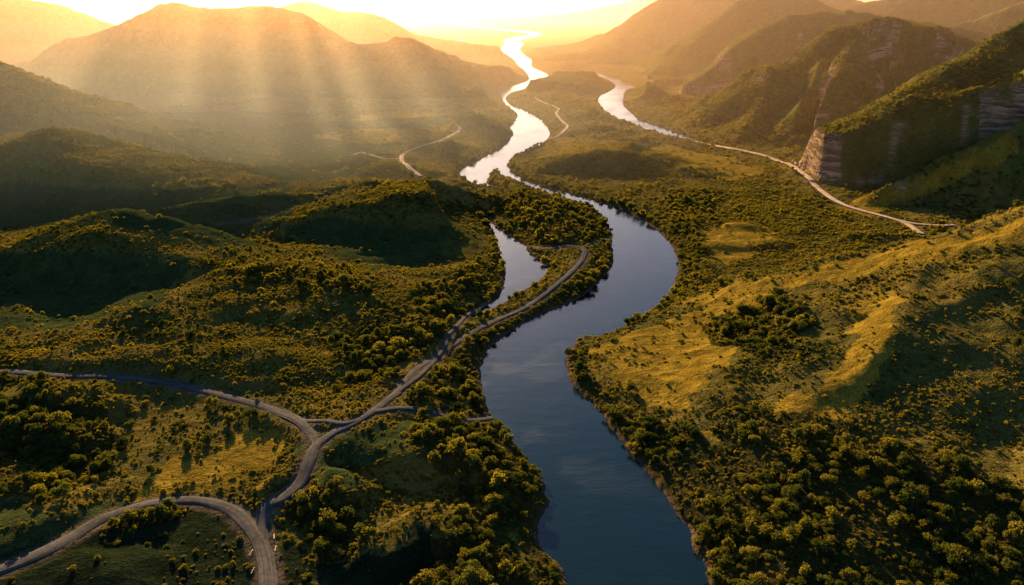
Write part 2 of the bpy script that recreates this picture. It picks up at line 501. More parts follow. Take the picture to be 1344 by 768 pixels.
MEADOW = [
 [(370,292),(430,284),(520,296),(600,300),(632,312),(628,325),(600,343),(540,356),(470,352),(440,335),(380,315)],
 [(-100,235),(200,250),(330,245),(400,240),(380,285),(300,330),(230,305),(150,288),(80,296),(-100,312)],
 [(-100,340),(100,330),(200,330),(250,345),(240,370),(180,410),(80,432),(-100,446)],
 [(790,447),(850,427),(930,402),(1000,385),(985,420),(950,440),(945,490),(930,530),(860,525),(800,482)],
 [(1150,385),(1205,385),(1192,430),(1140,495),(1075,550),(1000,572),(900,578),(1020,548),(1080,492),(1130,440)],
 [(880,399),(1050,354),(1200,320),(1344,280),(1500,240),(1500,285),(1344,315),(1200,345),(1100,365),(1000,388),(940,402)],
 [(916,300),(960,294),(1008,302),(1005,330),(960,345),(925,338)],
 [(412,178),(440,170),(520,168),(590,168),(596,176),(540,188),(470,188)],
 [(690,190),(740,180),(830,185),(900,200),(900,215),(830,200),(740,204),(700,212)],
 [(870,190),(960,205),(1000,225),(960,240),(900,225)],
 [(220,585),(300,575),(395,575),(390,600),(350,635),(270,640),(170,650),(180,620)],
 [(430,575),(470,556),(560,556),(560,590),(480,610),(440,625)],
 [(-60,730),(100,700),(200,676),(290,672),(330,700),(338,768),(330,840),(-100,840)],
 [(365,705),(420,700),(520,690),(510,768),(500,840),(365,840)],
 [(1090,275),(1150,250),(1220,222),(1344,172),(1344,200),(1230,245),(1130,285)],
 [(420,130),(560,130),(640,130),(640,150),(420,160)],
 [(60,148),(300,146),(600,150),(590,165),(440,235),(380,240),(300,222),(200,196),(110,168)],
 [(-50,640),(100,655),(220,650),(170,663),(60,705),(-60,740)],
]
FOREST = [
 [(800,545),(880,560),(960,590),(1060,588),(1180,592),(1344,640),(1500,660),(1500,860),(950,860),(905,700),(850,618)],
 [(565,562),(630,556),(700,628),(716,650),(702,700),(740,768),(745,840),(505,840),(515,720),(590,690),(615,640),(575,600)],
 [(372,628),(430,616),(446,655),(425,695),(362,690)],
 [(500,420),(620,345),(655,318),(662,350),(640,385),(590,420),(570,455),(510,500),(440,480),(420,440)],
 [(600,236),(690,246),(770,262),(801,292),(800,312),(740,318),(700,322),(660,285),(625,262)],
 [(955,405),(1010,388),(1065,395),(1075,430),(1020,470),(960,470),(940,440)],
 [(528,502),(600,508),(642,525),(640,548),(540,534)],
 [(600,455),(690,408),(760,362),(790,335),(802,340),(780,372),(700,415),(640,450),(630,500),(560,505),(560,490)],
 [(-50,525),(120,520),(150,555),(120,600),(60,640),(-50,640)],
 [(880,250),(940,250),(930,300),(900,390),(870,395),(895,350),(870,300)],
 [(0,490),(60,495),(60,520),(0,520)],
 [(1000,540),(1050,545),(1090,560),(1060,590),(980,590),(960,570)],
 [(270,345),(420,350),(500,365),(480,385),(300,372)],
 [(120,694),(180,676),(240,667),(298,672),(328,694),(318,704),(250,688),(170,700)],
]


def pmask(polys_px, x, y):
    m = np.zeros(x.shape, bool)
    for P in polys_px:
        P = np.array(P, float)
        b = (x >= P[:, 0].min()) & (x <= P[:, 0].max()) & (y >= P[:, 1].min()) & (y <= P[:, 1].max())
        if b.any():
            m[b] |= inside(x[b], y[b], P)
    return m


CARPET = [
 [(-100,470),(0,455),(110,440),(200,410),(250,378),(330,352),(420,350),(540,372),(600,352),(640,345),(600,400),(520,440),(515,495),(420,520),(320,505),(180,485),(0,482),(-100,485)],
 [(-100,335),(60,305),(150,296),(200,310),(290,340),(400,345),(330,360),(240,352),(180,320),(100,325),(-100,345)],
 [(380,284),(455,252),(530,236),(590,250),(625,275),(560,285),(480,290)],
 [(560,150),(680,150),(670,185),(610,205),(540,200)],
 [(890,250),(1000,235),(1100,280),(1200,300),(1180,318),(1050,350),(930,380),(890,380),(900,330)],
 [(1062,180),(1140,145),(1344,40),(1344,110),(1240,140),(1150,190),(1090,215)],
]
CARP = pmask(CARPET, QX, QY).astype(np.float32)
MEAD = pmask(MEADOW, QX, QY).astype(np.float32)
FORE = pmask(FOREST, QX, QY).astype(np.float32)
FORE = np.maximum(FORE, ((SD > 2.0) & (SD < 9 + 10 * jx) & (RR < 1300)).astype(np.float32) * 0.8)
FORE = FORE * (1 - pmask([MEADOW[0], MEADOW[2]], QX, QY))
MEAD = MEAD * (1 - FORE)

# normals of the grid
Pxyz = np.stack([GX, GY, GZ], -1).astype(np.float64)
du = np.gradient(Pxyz, axis=1); dv = np.gradient(Pxyz, axis=0)
NRM = np.cross(du, dv)
NRM /= np.linalg.norm(NRM, axis=-1, keepdims=True)
NRM *= np.sign(NRM[..., 2:3] + 1e-9)
NZ = NRM[..., 2].astype(np.float32)

# base colours (albedo, with some meadow shade painted in)
cv = fbm(GX, GY, 45, 4, off=13)
cv2 = fbm(GX, GY, 9, 3, off=14)
col = np.zeros(SH + (3,), np.float32)
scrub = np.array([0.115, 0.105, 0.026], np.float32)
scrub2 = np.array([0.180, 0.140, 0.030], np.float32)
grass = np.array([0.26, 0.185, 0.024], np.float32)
gdark = np.array([0.050, 0.070, 0.022], np.float32)  # dark meadow green, lowered further to stand in for hill shade on the left
litter = np.array([0.030, 0.030, 0.011], np.float32)
soil = np.array([0.110, 0.075, 0.048], np.float32)
k = sstep(0.35, 0.65, cv)[..., None]
col[:] = scrub * (1 - k) + scrub2 * k
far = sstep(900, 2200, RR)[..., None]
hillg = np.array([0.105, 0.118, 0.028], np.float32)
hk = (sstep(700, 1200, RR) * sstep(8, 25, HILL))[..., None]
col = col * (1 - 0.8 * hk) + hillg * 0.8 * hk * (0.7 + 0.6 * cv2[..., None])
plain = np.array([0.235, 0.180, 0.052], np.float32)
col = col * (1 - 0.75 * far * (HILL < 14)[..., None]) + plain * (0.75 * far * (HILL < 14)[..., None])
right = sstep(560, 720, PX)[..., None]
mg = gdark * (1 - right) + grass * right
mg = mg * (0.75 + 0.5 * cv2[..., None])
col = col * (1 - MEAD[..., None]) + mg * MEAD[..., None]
nf = pmask([MEADOW[12], MEADOW[13]], QX, QY)[..., None]  # bottom meadows: foreground shade painted into the ground as a near-black colour
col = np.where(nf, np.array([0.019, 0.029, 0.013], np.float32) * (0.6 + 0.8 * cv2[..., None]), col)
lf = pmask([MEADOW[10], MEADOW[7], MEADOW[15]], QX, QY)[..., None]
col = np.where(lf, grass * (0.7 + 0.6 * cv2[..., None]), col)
col = col * (1 - 0.75 * FORE[..., None]) + litter * 0.75 * FORE[..., None]
sb = ((1 - sstep(0.55, 1.7, GZ + 1.2 * (cv2 - 0.5))) * (SD > -3) * (SD < 18))[..., None] * np.clip(1500 / RR, 0, 1)[..., None]
col = col * (1 - sb) + soil * sb
rd = (1 - sstep(0.3, 3.0, ROADD + 1.5 * (cv2 - 0.5)))[..., None] * 0.7
col = col * (1 - rd) + np.array([0.13, 0.105, 0.075], np.float32) * rd
ROCKY = np.isin(OWN, [i for i, r in enumerate(RIDGES) if r[5] in ('cliff', 'upcliff', 'footcliff')]).astype(np.float32)
ROCK = (1 - sstep(0.52, 0.68, NZ + 0.16 * (cv2 - 0.5))) * ROCKY
sc = ((1 - sstep(0.0, 1.0, np.hypot((PX - 1190) / 26, (PY - 243) / 12))) * sstep(0.42, 0.58, cv2))
ROCK = ROCK * np.maximum(sstep(0.50, 0.60, fbm(GX, GY, 62, 4, off=17.6)), (((PX < 1104) & (OWN == [i for i, r in enumerate(RIDGES) if r[5] == 'cliff'][0])) | ((PX < 960) & (OWN >= 0) & (RR > 1700)) | (PX > 1285) | np.isin(OWN, [i for i, r in enumerate(RIDGES) if r[5] == 'upcliff' and 'crowned' not in r[1]])).astype(np.float32))
ROCK = np.maximum(ROCK, sc * 0.8)


# ------------------------------------------------------------------ materials
def new_mat(name):
    m = bpy.data.materials.new(name)
    m.use_nodes = True
    nt = m.node_tree
    nt.nodes.clear()
    return m, nt, nt.nodes, nt.links


def N(nt, t, **kw):
    n = nt.nodes.new(t)
    for k_, v in kw.items():
        setattr(n, k_, v)
    return n


def mix_rgb(nt, a, b, fac, blend='MIX'):
    n = nt.nodes.new('ShaderNodeMix'); n.data_type = 'RGBA'; n.blend_type = blend
    for k_, v in ((0, fac), (6, a), (7, b)):
        if hasattr(v, 'links'):
            nt.links.new(v, n.inputs[k_])
        elif k_ == 0:
            n.inputs[0].default_value = v
        else:
            n.inputs[k_].default_value = tuple(v) + ((1,) if len(v) == 3 else ())
    return n.outputs[2]


def noise(nt, vec, scale, detail=4, rough=0.55):
    n = nt.nodes.new('ShaderNodeTexNoise')
    n.inputs['Scale'].default_value = scale; n.inputs['Detail'].default_value = detail; n.inputs['Roughness'].default_value = rough
    nt.links.new(vec, n.inputs['Vector'])
    return n.outputs['Fac']


def mrange(nt, v, a, b, c=0.0, d=1.0):
    n = nt.nodes.new('ShaderNodeMapRange')
    nt.links.new(v, n.inputs[0])
    for i_, q in enumerate((a, b, c, d)):
        n.inputs[i_ + 1].default_value = q
    return n.outputs[0]


def math_(nt, op, a, b):
    n = nt.nodes.new('ShaderNodeMath'); n.operation = op
    for i_, v in enumerate((a, b)):
        if isinstance(v, (int, float)):
            n.inputs[i_].default_value = v
        else:
            nt.links.new(v, n.inputs[i_])
    return n.outputs[0]


def terrain_material():
    m, nt, nd, ln = new_mat('ground_cover')
    out = N(nt, 'ShaderNodeOutputMaterial')
    geo = N(nt, 'ShaderNodeNewGeometry')
    pos = geo.outputs['Position']
    at = N(nt, 'ShaderNodeAttribute', attribute_name='ground_colour')
    rk = N(nt, 'ShaderNodeAttribute', attribute_name='rock')
    n1 = noise(nt, pos, 0.9, 5, 0.65)
    n2 = noise(nt, pos, 0.12, 4, 0.6)
    v1 = mrange(nt, n1, 0.3, 0.72, 0.45, 1.6)
    v2 = mrange(nt, n2, 0.3, 0.7, 0.75, 1.25)
    v = math_(nt, 'MULTIPLY', v1, v2)
    vm = N(nt, 'ShaderNodeVectorMath', operation='SCALE')
    ln.new(at.outputs['Color'], vm.inputs[0]); ln.new(v, vm.inputs['Scale'])
    # layered rock
    sep = N(nt, 'ShaderNodeSeparateXYZ'); ln.new(pos, sep.inputs[0])
    wob = noise(nt, pos, 0.05, 3)
    zz = math_(nt, 'ADD', sep.outputs['Z'], math_(nt, 'MULTIPLY', wob, 9.0))
    comb = N(nt, 'ShaderNodeCombineXYZ')
    ln.new(math_(nt, 'MULTIPLY', sep.outputs['X'], 0.03), comb.inputs[0]); ln.new(math_(nt, 'MULTIPLY', sep.outputs['Y'], 0.03), comb.inputs[1])
    ln.new(math_(nt, 'MULTIPLY', zz, 0.42), comb.inputs[2])
    st = noise(nt, comb.outputs[0], 1.0, 5, 0.7)
    mpv = N(nt, 'ShaderNodeMapping'); mpv.inputs['Scale'].default_value = (0.16, 0.16, 0.035); ln.new(pos, mpv.inputs['Vector'])
    joints = noise(nt, mpv.outputs[0], 1.0, 4, 0.65)
    st = math_(nt, 'ADD', math_(nt, 'MULTIPLY', st, 0.88), math_(nt, 'MULTIPLY', joints, 0.12))
    rc = N(nt, 'ShaderNodeValToRGB')
    ln.new(st, rc.inputs[0])
    e = rc.color_ramp.elements
    e[0].position = 0.30; e[0].color = (0.045, 0.037, 0.026, 1)
    e[1].position = 0.72; e[1].color = (0.68, 0.53, 0.37, 1)
    q = rc.color_ramp.elements.new(0.46); q.color = (0.19, 0.135, 0.085, 1)
    q = rc.color_ramp.elements.new(0.56); q.color = (0.42, 0.295, 0.19, 1)
    c = mix_rgb(nt, vm.outputs[0], rc.outputs[0], rk.outputs['Fac'])
    bs = N(nt, 'ShaderNodeBsdfDiffuse'); bs.inputs['Roughness'].default_value = 0.6
    ln.new(c, bs.inputs['Color'])
    bp = N(nt, 'ShaderNodeBump'); bp.inputs['Strength'].default_value = 0.9; bp.inputs['Distance'].default_value = 0.9
    hh = math_(nt, 'ADD', n1, math_(nt, 'MULTIPLY', math_(nt, 'MULTIPLY', st, rk.outputs['Fac']), 3.0))
    ln.new(hh, bp.inputs['Height'])
    bp2 = N(nt, 'ShaderNodeBump'); bp2.inputs['Strength'].default_value = 0.6; bp2.inputs['Distance'].default_value = 5.0
    ln.new(n2, bp2.inputs['Height']); ln.new(bp.outputs[0], bp2.inputs['Normal'])
    ln.new(bp2.outputs[0], bs.inputs['Normal'])
    ln.new(bs.outputs[0], out.inputs['Surface'])
    return m


def water_material():
    m, nt, nd, ln = new_mat('river_water')
    out = N(nt, 'ShaderNodeOutputMaterial')
    geo = N(nt, 'ShaderNodeNewGeometry'); pos = geo.outputs['Position']
    mp = N(nt, 'ShaderNodeMapping'); mp.inputs['Scale'].default_value = (0.5, 1.0, 1.0); ln.new(pos, mp.inputs['Vector'])
    fine = noise(nt, mp.outputs[0], 0.7, 4, 0.6)
    mid = noise(nt, mp.outputs[0], 0.13, 3, 0.5)
    patch = noise(nt, pos, 0.018, 3, 0.55)
    pm = mrange(nt, patch, 0.53, 0.60, 0.0, 1.0)
    b = N(nt, 'ShaderNodeBsdfPrincipled')
    b.inputs['Base Color'].default_value = (0.002, 0.011, 0.018, 1)
    b.inputs['IOR'].default_value = 1.45
    rr = mrange(nt, pm, 0, 1, 0.07, 0.17)
    ln.new(rr, b.inputs['Roughness'])
    bp = N(nt, 'ShaderNodeBump'); bp.inputs['Distance'].default_value = 0.16
    ln.new(mrange(nt, pm, 0, 1, 0.30, 0.70), bp.inputs['Strength'])
    ln.new(math_(nt, 'ADD', fine, math_(nt, 'MULTIPLY', mid, 2.0)), bp.inputs['Height'])
    ln.new(bp.outputs[0], b.inputs['Normal'])
    ln.new(b.outputs[0], out.inputs['Surface'])
    return m


def road_material(name='gravel_road', ca=(0.046, 0.050, 0.055, 1), cb=(0.105, 0.106, 0.108, 1)):
    m, nt, nd, ln = new_mat(name)
    out = N(nt, 'ShaderNodeOutputMaterial')
    uv = N(nt, 'ShaderNodeUVMap', uv_map='across')
    sp = N(nt, 'ShaderNodeSeparateXYZ'); ln.new(uv.outputs[0], sp.inputs[0])
    geo = N(nt, 'ShaderNodeNewGeometry'); pos = geo.outputs['Position']
    n = noise(nt, pos, 0.5, 5, 0.65)
    n3 = noise(nt, pos, 0.07, 3, 0.6)
    cm = N(nt, 'ShaderNodeCombineXYZ')
    ln.new(math_(nt, 'MULTIPLY', sp.outputs[0], 9.0), cm.inputs[0]); ln.new(math_(nt, 'MULTIPLY', sp.outputs[1], 0.03), cm.inputs[1])
    tr = noise(nt, cm.outputs[0], 1.0, 3, 0.6)
    r = N(nt, 'ShaderNodeValToRGB'); ln.new(tr, r.inputs[0])
    e = r.color_ramp.elements
    e[0].position = 0.35; e[0].color = ca
    e[1].position = 0.66; e[1].color = cb
    v = math_(nt, 'MULTIPLY', mrange(nt, n, 0.3, 0.7, 0.7, 1.25), mrange(nt, n3, 0.3, 0.7, 0.8, 1.2))
    vm = N(nt, 'ShaderNodeVectorMath', operation='SCALE'); ln.new(r.outputs[0], vm.inputs[0]); ln.new(v, vm.inputs['Scale'])
    b = N(nt, 'ShaderNodeBsdfDiffuse'); ln.new(vm.outputs[0], b.inputs['Color'])
    bp = N(nt, 'ShaderNodeBump'); bp.inputs['Strength'].default_value = 0.5; bp.inputs['Distance'].default_value = 0.3
    ln.new(tr, bp.inputs['Height']); ln.new(bp.outputs[0], b.inputs['Normal'])
    ln.new(b.outputs[0], out.inputs['Surface'])
    return m


def leaf_material(name, dark, light, trans=0.3):
    m, nt, nd, ln = new_mat(name)
    out = N(nt, 'ShaderNodeOutputMaterial')
    oi = N(nt, 'ShaderNodeObjectInfo')
    geo = N(nt, 'ShaderNodeNewGeometry')
    n = noise(nt, geo.outputs['Position'], 0.8, 2, 0.6)
    n2 = noise(nt, geo.outputs['Position'], 0.022, 3, 0.6)
    f = math_(nt, 'ADD', math_(nt, 'MULTIPLY', oi.outputs['Random'], 0.45), math_(nt, 'ADD', math_(nt, 'MULTIPLY', n, 0.5), math_(nt, 'MULTIPLY', mrange(nt, n2, 0.35, 0.65), 0.4)))
    c = mix_rgb(nt, dark, light, mrange(nt, f, 0.25, 1.05))
    d = N(nt, 'ShaderNodeBsdfDiffuse'); ln.new(c, d.inputs['Color'])
    t = N(nt, 'ShaderNodeBsdfTranslucent')
    tc = mix_rgb(nt, c, (1.55, 1.45, 0.5), 1.0, 'MULTIPLY'); ln.new(tc, t.inputs['Color'])
    mx = N(nt, 'ShaderNodeMixShader'); mx.inputs[0].default_value = trans
    ln.new(d.outputs[0], mx.inputs[1]); ln.new(t.outputs[0], mx.inputs[2])
    ln.new(mx.outputs[0], out.inputs['Surface'])
    return m


def plain_material(name, colour, var=0.3, scale=2.0, rough=0.8):
    m, nt, nd, ln = new_mat(name)
    out = N(nt, 'ShaderNodeOutputMaterial')
    tc = N(nt, 'ShaderNodeTexCoord')
    n = noise(nt, tc.outputs['Object'], scale, 5, 0.6)
    c = mix_rgb(nt, [q * (1 - var) for q in colour], [min(q * (1 + var), 1) for q in colour], n)
    b = N(nt, 'ShaderNodeBsdfPrincipled'); b.inputs['Roughness'].default_value = rough
    ln.new(c, b.inputs['Base Color'])
    bp = N(nt, 'ShaderNodeBump'); bp.inputs['Strength'].default_value = 0.5; bp.inputs['Distance'].default_value = 0.05
    ln.new(n, bp.inputs['Height']); ln.new(bp.outputs[0], b.inputs['Normal'])
    ln.new(b.outputs[0], out.inputs['Surface'])
    return m


M_GROUND = terrain_material()
M_WATER = water_material()
M_ROAD = road_material()
M_DUST = road_material('dusty_track', (0.20, 0.155, 0.115, 1), (0.52, 0.43, 0.34, 1))
M_LEAF = leaf_material('tree_leaves', (0.034, 0.050, 0.013), (0.175, 0.160, 0.027), 0.42)
M_LEAF_DARK = leaf_material('deep_green_leaves', (0.018, 0.034, 0.011), (0.095, 0.110, 0.024), 0.36)
M_SHRUB = leaf_material('shrub_leaves', (0.048, 0.064, 0.015), (0.205, 0.170, 0.030), 0.38)
M_BARK = plain_material('bark', (0.075, 0.05, 0.035), 0.4, 3.0)
M_ROCK = plain_material('rock', (0.40, 0.29, 0.21), 0.35, 0.6)
M_WHITE = plain_material('white_paint', (0.75, 0.76, 0.76), 0.08, 3.0, 0.5)
M_POST = plain_material('weathered_steel', (0.3, 0.3, 0.3), 0.2, 3.0, 0.5)


# ------------------------------------------------------------------ helpers for objects
def tag(o, label=None, cat=None, group=None, kind=None):
    for key, v in (('label', label), ('category', cat), ('group', group), ('kind', kind)):
        if v:
            o[key] = v
    return o


def mesh_from(name, co, faces_flat, nper, mat, smooth=False):
    me = bpy.data.meshes.new(name)
    co = np.asarray(co, np.float32)
    ff = np.asarray(faces_flat, np.int32).ravel()
    nf = len(ff) // nper
    me.vertices.add(len(co)); me.vertices.foreach_set('co', co.ravel())
    me.loops.add(len(ff)); me.loops.foreach_set('vertex_index', ff)
    me.polygons.add(nf)
    me.polygons.foreach_set('loop_start', np.arange(0, nf * nper, nper, dtype=np.int32))
    me.polygons.foreach_set('loop_total', np.full(nf, nper, np.int32))
    me.polygons.foreach_set('use_smooth', np.full(nf, smooth, bool))
    me.update(calc_edges=True)
    if mat:
        me.materials.append(mat)
    return me


def link(name, me, parent=None):
    o = bpy.data.objects.new(name, me)
    COL.objects.link(o)
    if parent:
        o.parent = parent
    return o


# ------------------------------------------------------------------ terrain objects
print('terrain meshes')
idx = np.arange(NT * NR).reshape(NR, NT)
quads = np.stack([idx[:-1, :-1], idx[:-1, 1:], idx[1:, 1:], idx[1:, :-1]], -1).reshape(-1, 4)
fo = OWN[:-1, :-1].reshape(-1)
co_all = np.stack([GX, GY, GZ], -1).reshape(-1, 3)
nrm_all = NRM.reshape(-1, 3)
col_all = col.reshape(-1, 3); rock_all = ROCK.reshape(-1)


def terrain_piece(name, sel, label):
    q = quads[sel]
    used, inv = np.unique(q, return_inverse=True)
    me = mesh_from(name, co_all[used], inv.reshape(-1), 4, M_GROUND, True)
    a = me.attributes.new('ground_colour', 'FLOAT_COLOR', 'POINT')
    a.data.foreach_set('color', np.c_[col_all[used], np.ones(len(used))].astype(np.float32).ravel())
    a = me.attributes.new('rock', 'FLOAT', 'POINT')
    a.data.foreach_set('value', rock_all[used].astype(np.float32))
    me.normals_split_custom_set_from_vertices([tuple(v) for v in nrm_all[used]])
    return tag(link(name, me), label, None, None, 'structure')


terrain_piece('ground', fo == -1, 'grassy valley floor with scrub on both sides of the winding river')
for i, r in enumerate(RIDGES):
    if (fo == i).sum() > 20:
        terrain_piece(r[0], fo == i, r[1])

# water: one level sheet, the ground rises above it everywhere but in the channels
wx0 = min(p[:, 0].min() for p in polys) - 30; wx1 = max(p[:, 0].max() for p in polys) + 30
wy1 = max(p[:, 1].max() for p in polys) + 30
me = mesh_from('river', [(wx0, 120, 0), (wx1, 120, 0), (wx1, wy1, 0), (wx0, wy1, 0)], [0, 1, 2, 3], 4, M_WATER)
tag(link('river', me), 'winding river, bright silver far off and dark blue close by', None, None, 'structure')

# road ribbons
for ri_, ((name, label, w, pts), (X, Y, Zr, s, w_)) in enumerate(zip(ROADS, road_lines)):
    tx = np.gradient(X); ty = np.gradient(Y)
    l = np.hypot(tx, ty); nx, ny = -ty / l, tx / l
    na = 7
    co = []; uv = []
    dist = np.hypot(X, Y)
    lift = 0.16 + 0.00022 * dist + 0.006 * ri_ + (0.0005 * dist if 'cliff hills' in label else 0)
    half = w * 0.5 * (0.60 + 0.30 * fbm(X.astype(np.float32), Y.astype(np.float32), 18, 2, off=1.5))
    if name == 'road' and 'cliff hills' in label:
        half = half * np.interp(s / s[-1], [0, 0.25, 0.6, 1], [1.7, 1.3, 1.0, 0.75])
    for a in range(na):
        q = (a / (na - 1) - 0.5) * 2
        xx = X + nx * half * q; yy = Y + ny * half * q
        zz = np.maximum(Zr, sample(GZ, xx, yy) * 0.5 + Zr * 0.5) + lift - 0.42 * q ** 4
        co.append(np.c_[xx, yy, zz]); uv.append(np.c_[np.full(len(X), a / (na - 1)) + ri_ * 3.7, s])
    co = np.stack(co, 1).reshape(-1, 3); uv = np.stack(uv, 1).reshape(-1, 2)
    n = len(X)
    id2 = np.arange(n * na).reshape(n, na)
    f = np.stack([id2[:-1, :-1], id2[:-1, 1:], id2[1:, 1:], id2[1:, :-1]], -1).reshape(-1, 4)[:, ::-1]
    me = mesh_from(name, co, f, 4, M_DUST if ri_ in (7, 8, 10, 11, 12) else M_ROAD, True)
    ul = me.uv_layers.new(name='across')
    ul.data.foreach_set('uv', uv[f.reshape(-1)].astype(np.float32).ravel())
    tag(link(name, me), label, None, None, 'structure')


# ------------------------------------------------------------------ plants
def ico(sub):
    import bmesh
    bm = bmesh.new(); bmesh.ops.create_icosphere(bm, subdivisions=sub, radius=1.0)
    v = np.array([q.co[:] for q in bm.verts]); f = np.array([[l.index for l in q.verts] for q in bm.faces])
    bm.free()
    return v, f


ICO1 = ico(1); ICO2 = ico(2); ICO3 = ico(3)


def lump(center, rad, src, rs, rough=0.35, flat=1.0):
    v, f = src
    n = rs.random(len(v)) * rough + 1 - rough * 0.5
    vv = v * n[:, None] * np.array(rad) * np.array([1, 1, flat]) + np.array(center)
    return vv, f


def crown_mesh(name, seed, n_lobes, n_leaf, leaf, mat, squash=0.8, lift=0.55, core=0.82, spread=0.55):
    """leaf-sized faces spread over several uneven lobes, with a ragged dark core"""
    rs = np.random.default_rng(seed)
    V = []; Fc = []; off = 0
    lobes = []
    for i in range(n_lobes):
        a = rs.random() * 6.283; r = spread * math.sqrt(rs.random()) if i else 0.0
        z = lift + (rs.random() - 0.35) * 0.55 * (1 - r)
        R = (0.50 - 0.25 * r) * (0.6 + 0.75 * rs.random())
        lobes.append((np.array([r * cos(a), r * sin(a), z]), R))
    for c, R in (lobes if core else ()):
        v, f = lump(c, (R * core, R * core, R * core * squash), ICO1, rs, 0.5)
        V.append(v); Fc.append(f + off); off += len(v)
    tot = sum(R * R for _, R in lobes)
    for c, R in lobes:
        k = int(n_leaf * R * R / tot)
        d = rs.normal(size=(k, 3)); d[:, 2] += 0.25
        d /= np.linalg.norm(d, axis=1, keepdims=True)
        rr = R * (0.78 + 0.38 * rs.random(k) ** 1.3)
        p = c + d * rr[:, None] * np.array([1, 1, squash])
        nrm = d + rs.normal(size=(k, 3)) * 0.55
        nrm /= np.linalg.norm(nrm, axis=1, keepdims=True)
        t = np.cross(nrm, rs.normal(size=(k, 3))); t /= np.linalg.norm(t, axis=1, keepdims=True)
        b = np.cross(nrm, t)
        s = leaf * (0.6 + 0.9 * rs.random(k))[:, None]
        p0 = p - t * s * 0.6; p1 = p + b * s * 0.55; p2 = p + t * s * 0.75; p3 = p - b * s * 0.5
        v = np.stack([p0, p1, p2, p3], 1).reshape(-1, 3)
        q = np.arange(k * 4).reshape(k, 4) + off
        V.append(v); Fc.append(q[:, [0, 1, 2]]); Fc.append(q[:, [0, 2, 3]]); off += len(v)
    return mesh_from(name, np.concatenate(V), np.concatenate(Fc), 3, mat, False)


def trunk_mesh(name, seed):
    """tapered trunk with three limbs reaching into the crown (unit tree: crown radius 1)"""
    rs = np.random.default_rng(seed)
    V = []; Fc = []; off = 0

    def tube(path, radii, n=7):
        nonlocal off
        path = np.array(path)
        for i, (p, r) in enumerate(zip(path, radii)):
            for k_ in range(n):
                a = 6.283 * k_ / n
                V.append((p[0] + r * cos(a), p[1] + r * sin(a), p[2]))
        for i in range(len(path) - 1):
            for k_ in range(n):
                a = off + i * n + k_; b = off + i * n + (k_ + 1) % n
                Fc.append((a, b, b + n)); Fc.append((a, b + n, a + n))
        off += len(path) * n
    tube([(0, 0, -0.35), (0.01, 0, -0.1), (0.03, 0.01, 0.2), (0.02, 0.03, 0.55)], [0.15, 0.10, 0.08, 0.05])
    for k_ in range(3):
        a = 2.1 * k_ + rs.random()
        tube([(0.02, 0.01, 0.12 + 0.06 * k_), (0.22 * cos(a), 0.22 * sin(a), 0.38), (0.45 * cos(a), 0.45 * sin(a), 0.62)], [0.05, 0.035, 0.018], 5)
    return mesh_from(name, V, Fc, 3, M_BARK, True)


def bush_mesh(name, seed, mat, n_lumps=4, src=ICO1):
    rs = np.random.default_rng(seed)
    V = []; Fc = []; off = 0
    for i in range(n_lumps):
        a = rs.random() * 6.283; r = 0.6 * math.sqrt(rs.random()) if i else 0
        R = (0.62 if i == 0 else 0.30 + 0.25 * rs.random())
        v, f = lump((r * cos(a), r * sin(a), 0.25 + 0.35 * rs.random()), (R, R, R * 0.85), src, rs, 0.6)
        V.append(v); Fc.append(f + off); off += len(v)
    return mesh_from(name, np.concatenate(V), np.concatenate(Fc), 3, mat, False)


print('plants')
N_TREE = 8
TREE_CROWN = [crown_mesh('crown', 100 + i, [5, 8, 11, 7, 13, 6, 9, 10][i], [520, 640, 760, 560, 820, 420, 640, 700][i], [0.115, 0.10, 0.09, 0.12, 0.085, 0.13, 0.10, 0.095][i], M_LEAF_DARK if i in (1, 3, 4, 6) else M_LEAF, [0.72, 0.9, 0.66, 1.05, 0.75, 0.85, 0.6, 0.95][i], [0.5, 0.6, 0.45, 0.75, 0.5, 0.6, 0.4, 0.65][i], 0.68, [0.55, 0.62, 0.8, 0.42, 0.85, 0.6, 0.9, 0.5][i]) for i in range(N_TREE)]
TREE_TRUNK = [trunk_mesh('trunk', 200 + i) for i in range(3)]
SHRUB_MESH = [crown_mesh('shrub', 300 + i, 4 + i % 3, 260, 0.15, M_SHRUB, 0.75, 0.3) for i in range(5)]
LOW_BUSH = [crown_mesh('low_bush', 400 + i, 3 + i % 2, 64, 0.27, M_SHRUB, 0.8, 0.32, 0.6) for i in range(6)]
FAR_TREE = [crown_mesh('far_tree', 500 + i, 5 + i % 3, 170, 0.19, M_LEAF, 0.8, 0.5, 0.7) for i in range(5)]

# ---- where plants stand: jittered polar cells, denser nearby
def scatter(rmin, rmax, spacing, thmax=radians(40), seed=0):
    rs = np.random.default_rng(seed)
    area = (rmax ** 2 - rmin ** 2) * thmax
    n = int(area / spacing ** 2)
    r = np.sqrt(rs.random(n) * (rmax ** 2 - rmin ** 2) + rmin ** 2)
    t = (rs.random(n) * 2 - 1) * thmax
    return (r * np.sin(t)).astype(np.float32), (r * np.cos(t)).astype(np.float32), rs


def near(field, x, y):
    r = np.sqrt(x * x + y * y); th = np.arctan2(x, y)
    u = np.clip(np.rint((th + TH) / (2 * TH) * (NT - 1)), 0, NT - 1).astype(int)
    v = np.clip(np.rint(np.log(np.maximum(r, R0) / R0) / LR * (NR - 1)), 0, NR - 1).astype(int)
    return field[v, u]


def thin(x, y, rad, rs):
    """drop points closer than rad*0.8 to an earlier one (hash grid, one pass)"""
    cell = rad
    key = (np.floor(x / cell).astype(np.int64) << 32) ^ (np.floor(y / cell).astype(np.int64) & 0xffffffff)
    _, first = np.unique(key, return_index=True)
    return np.sort(first)


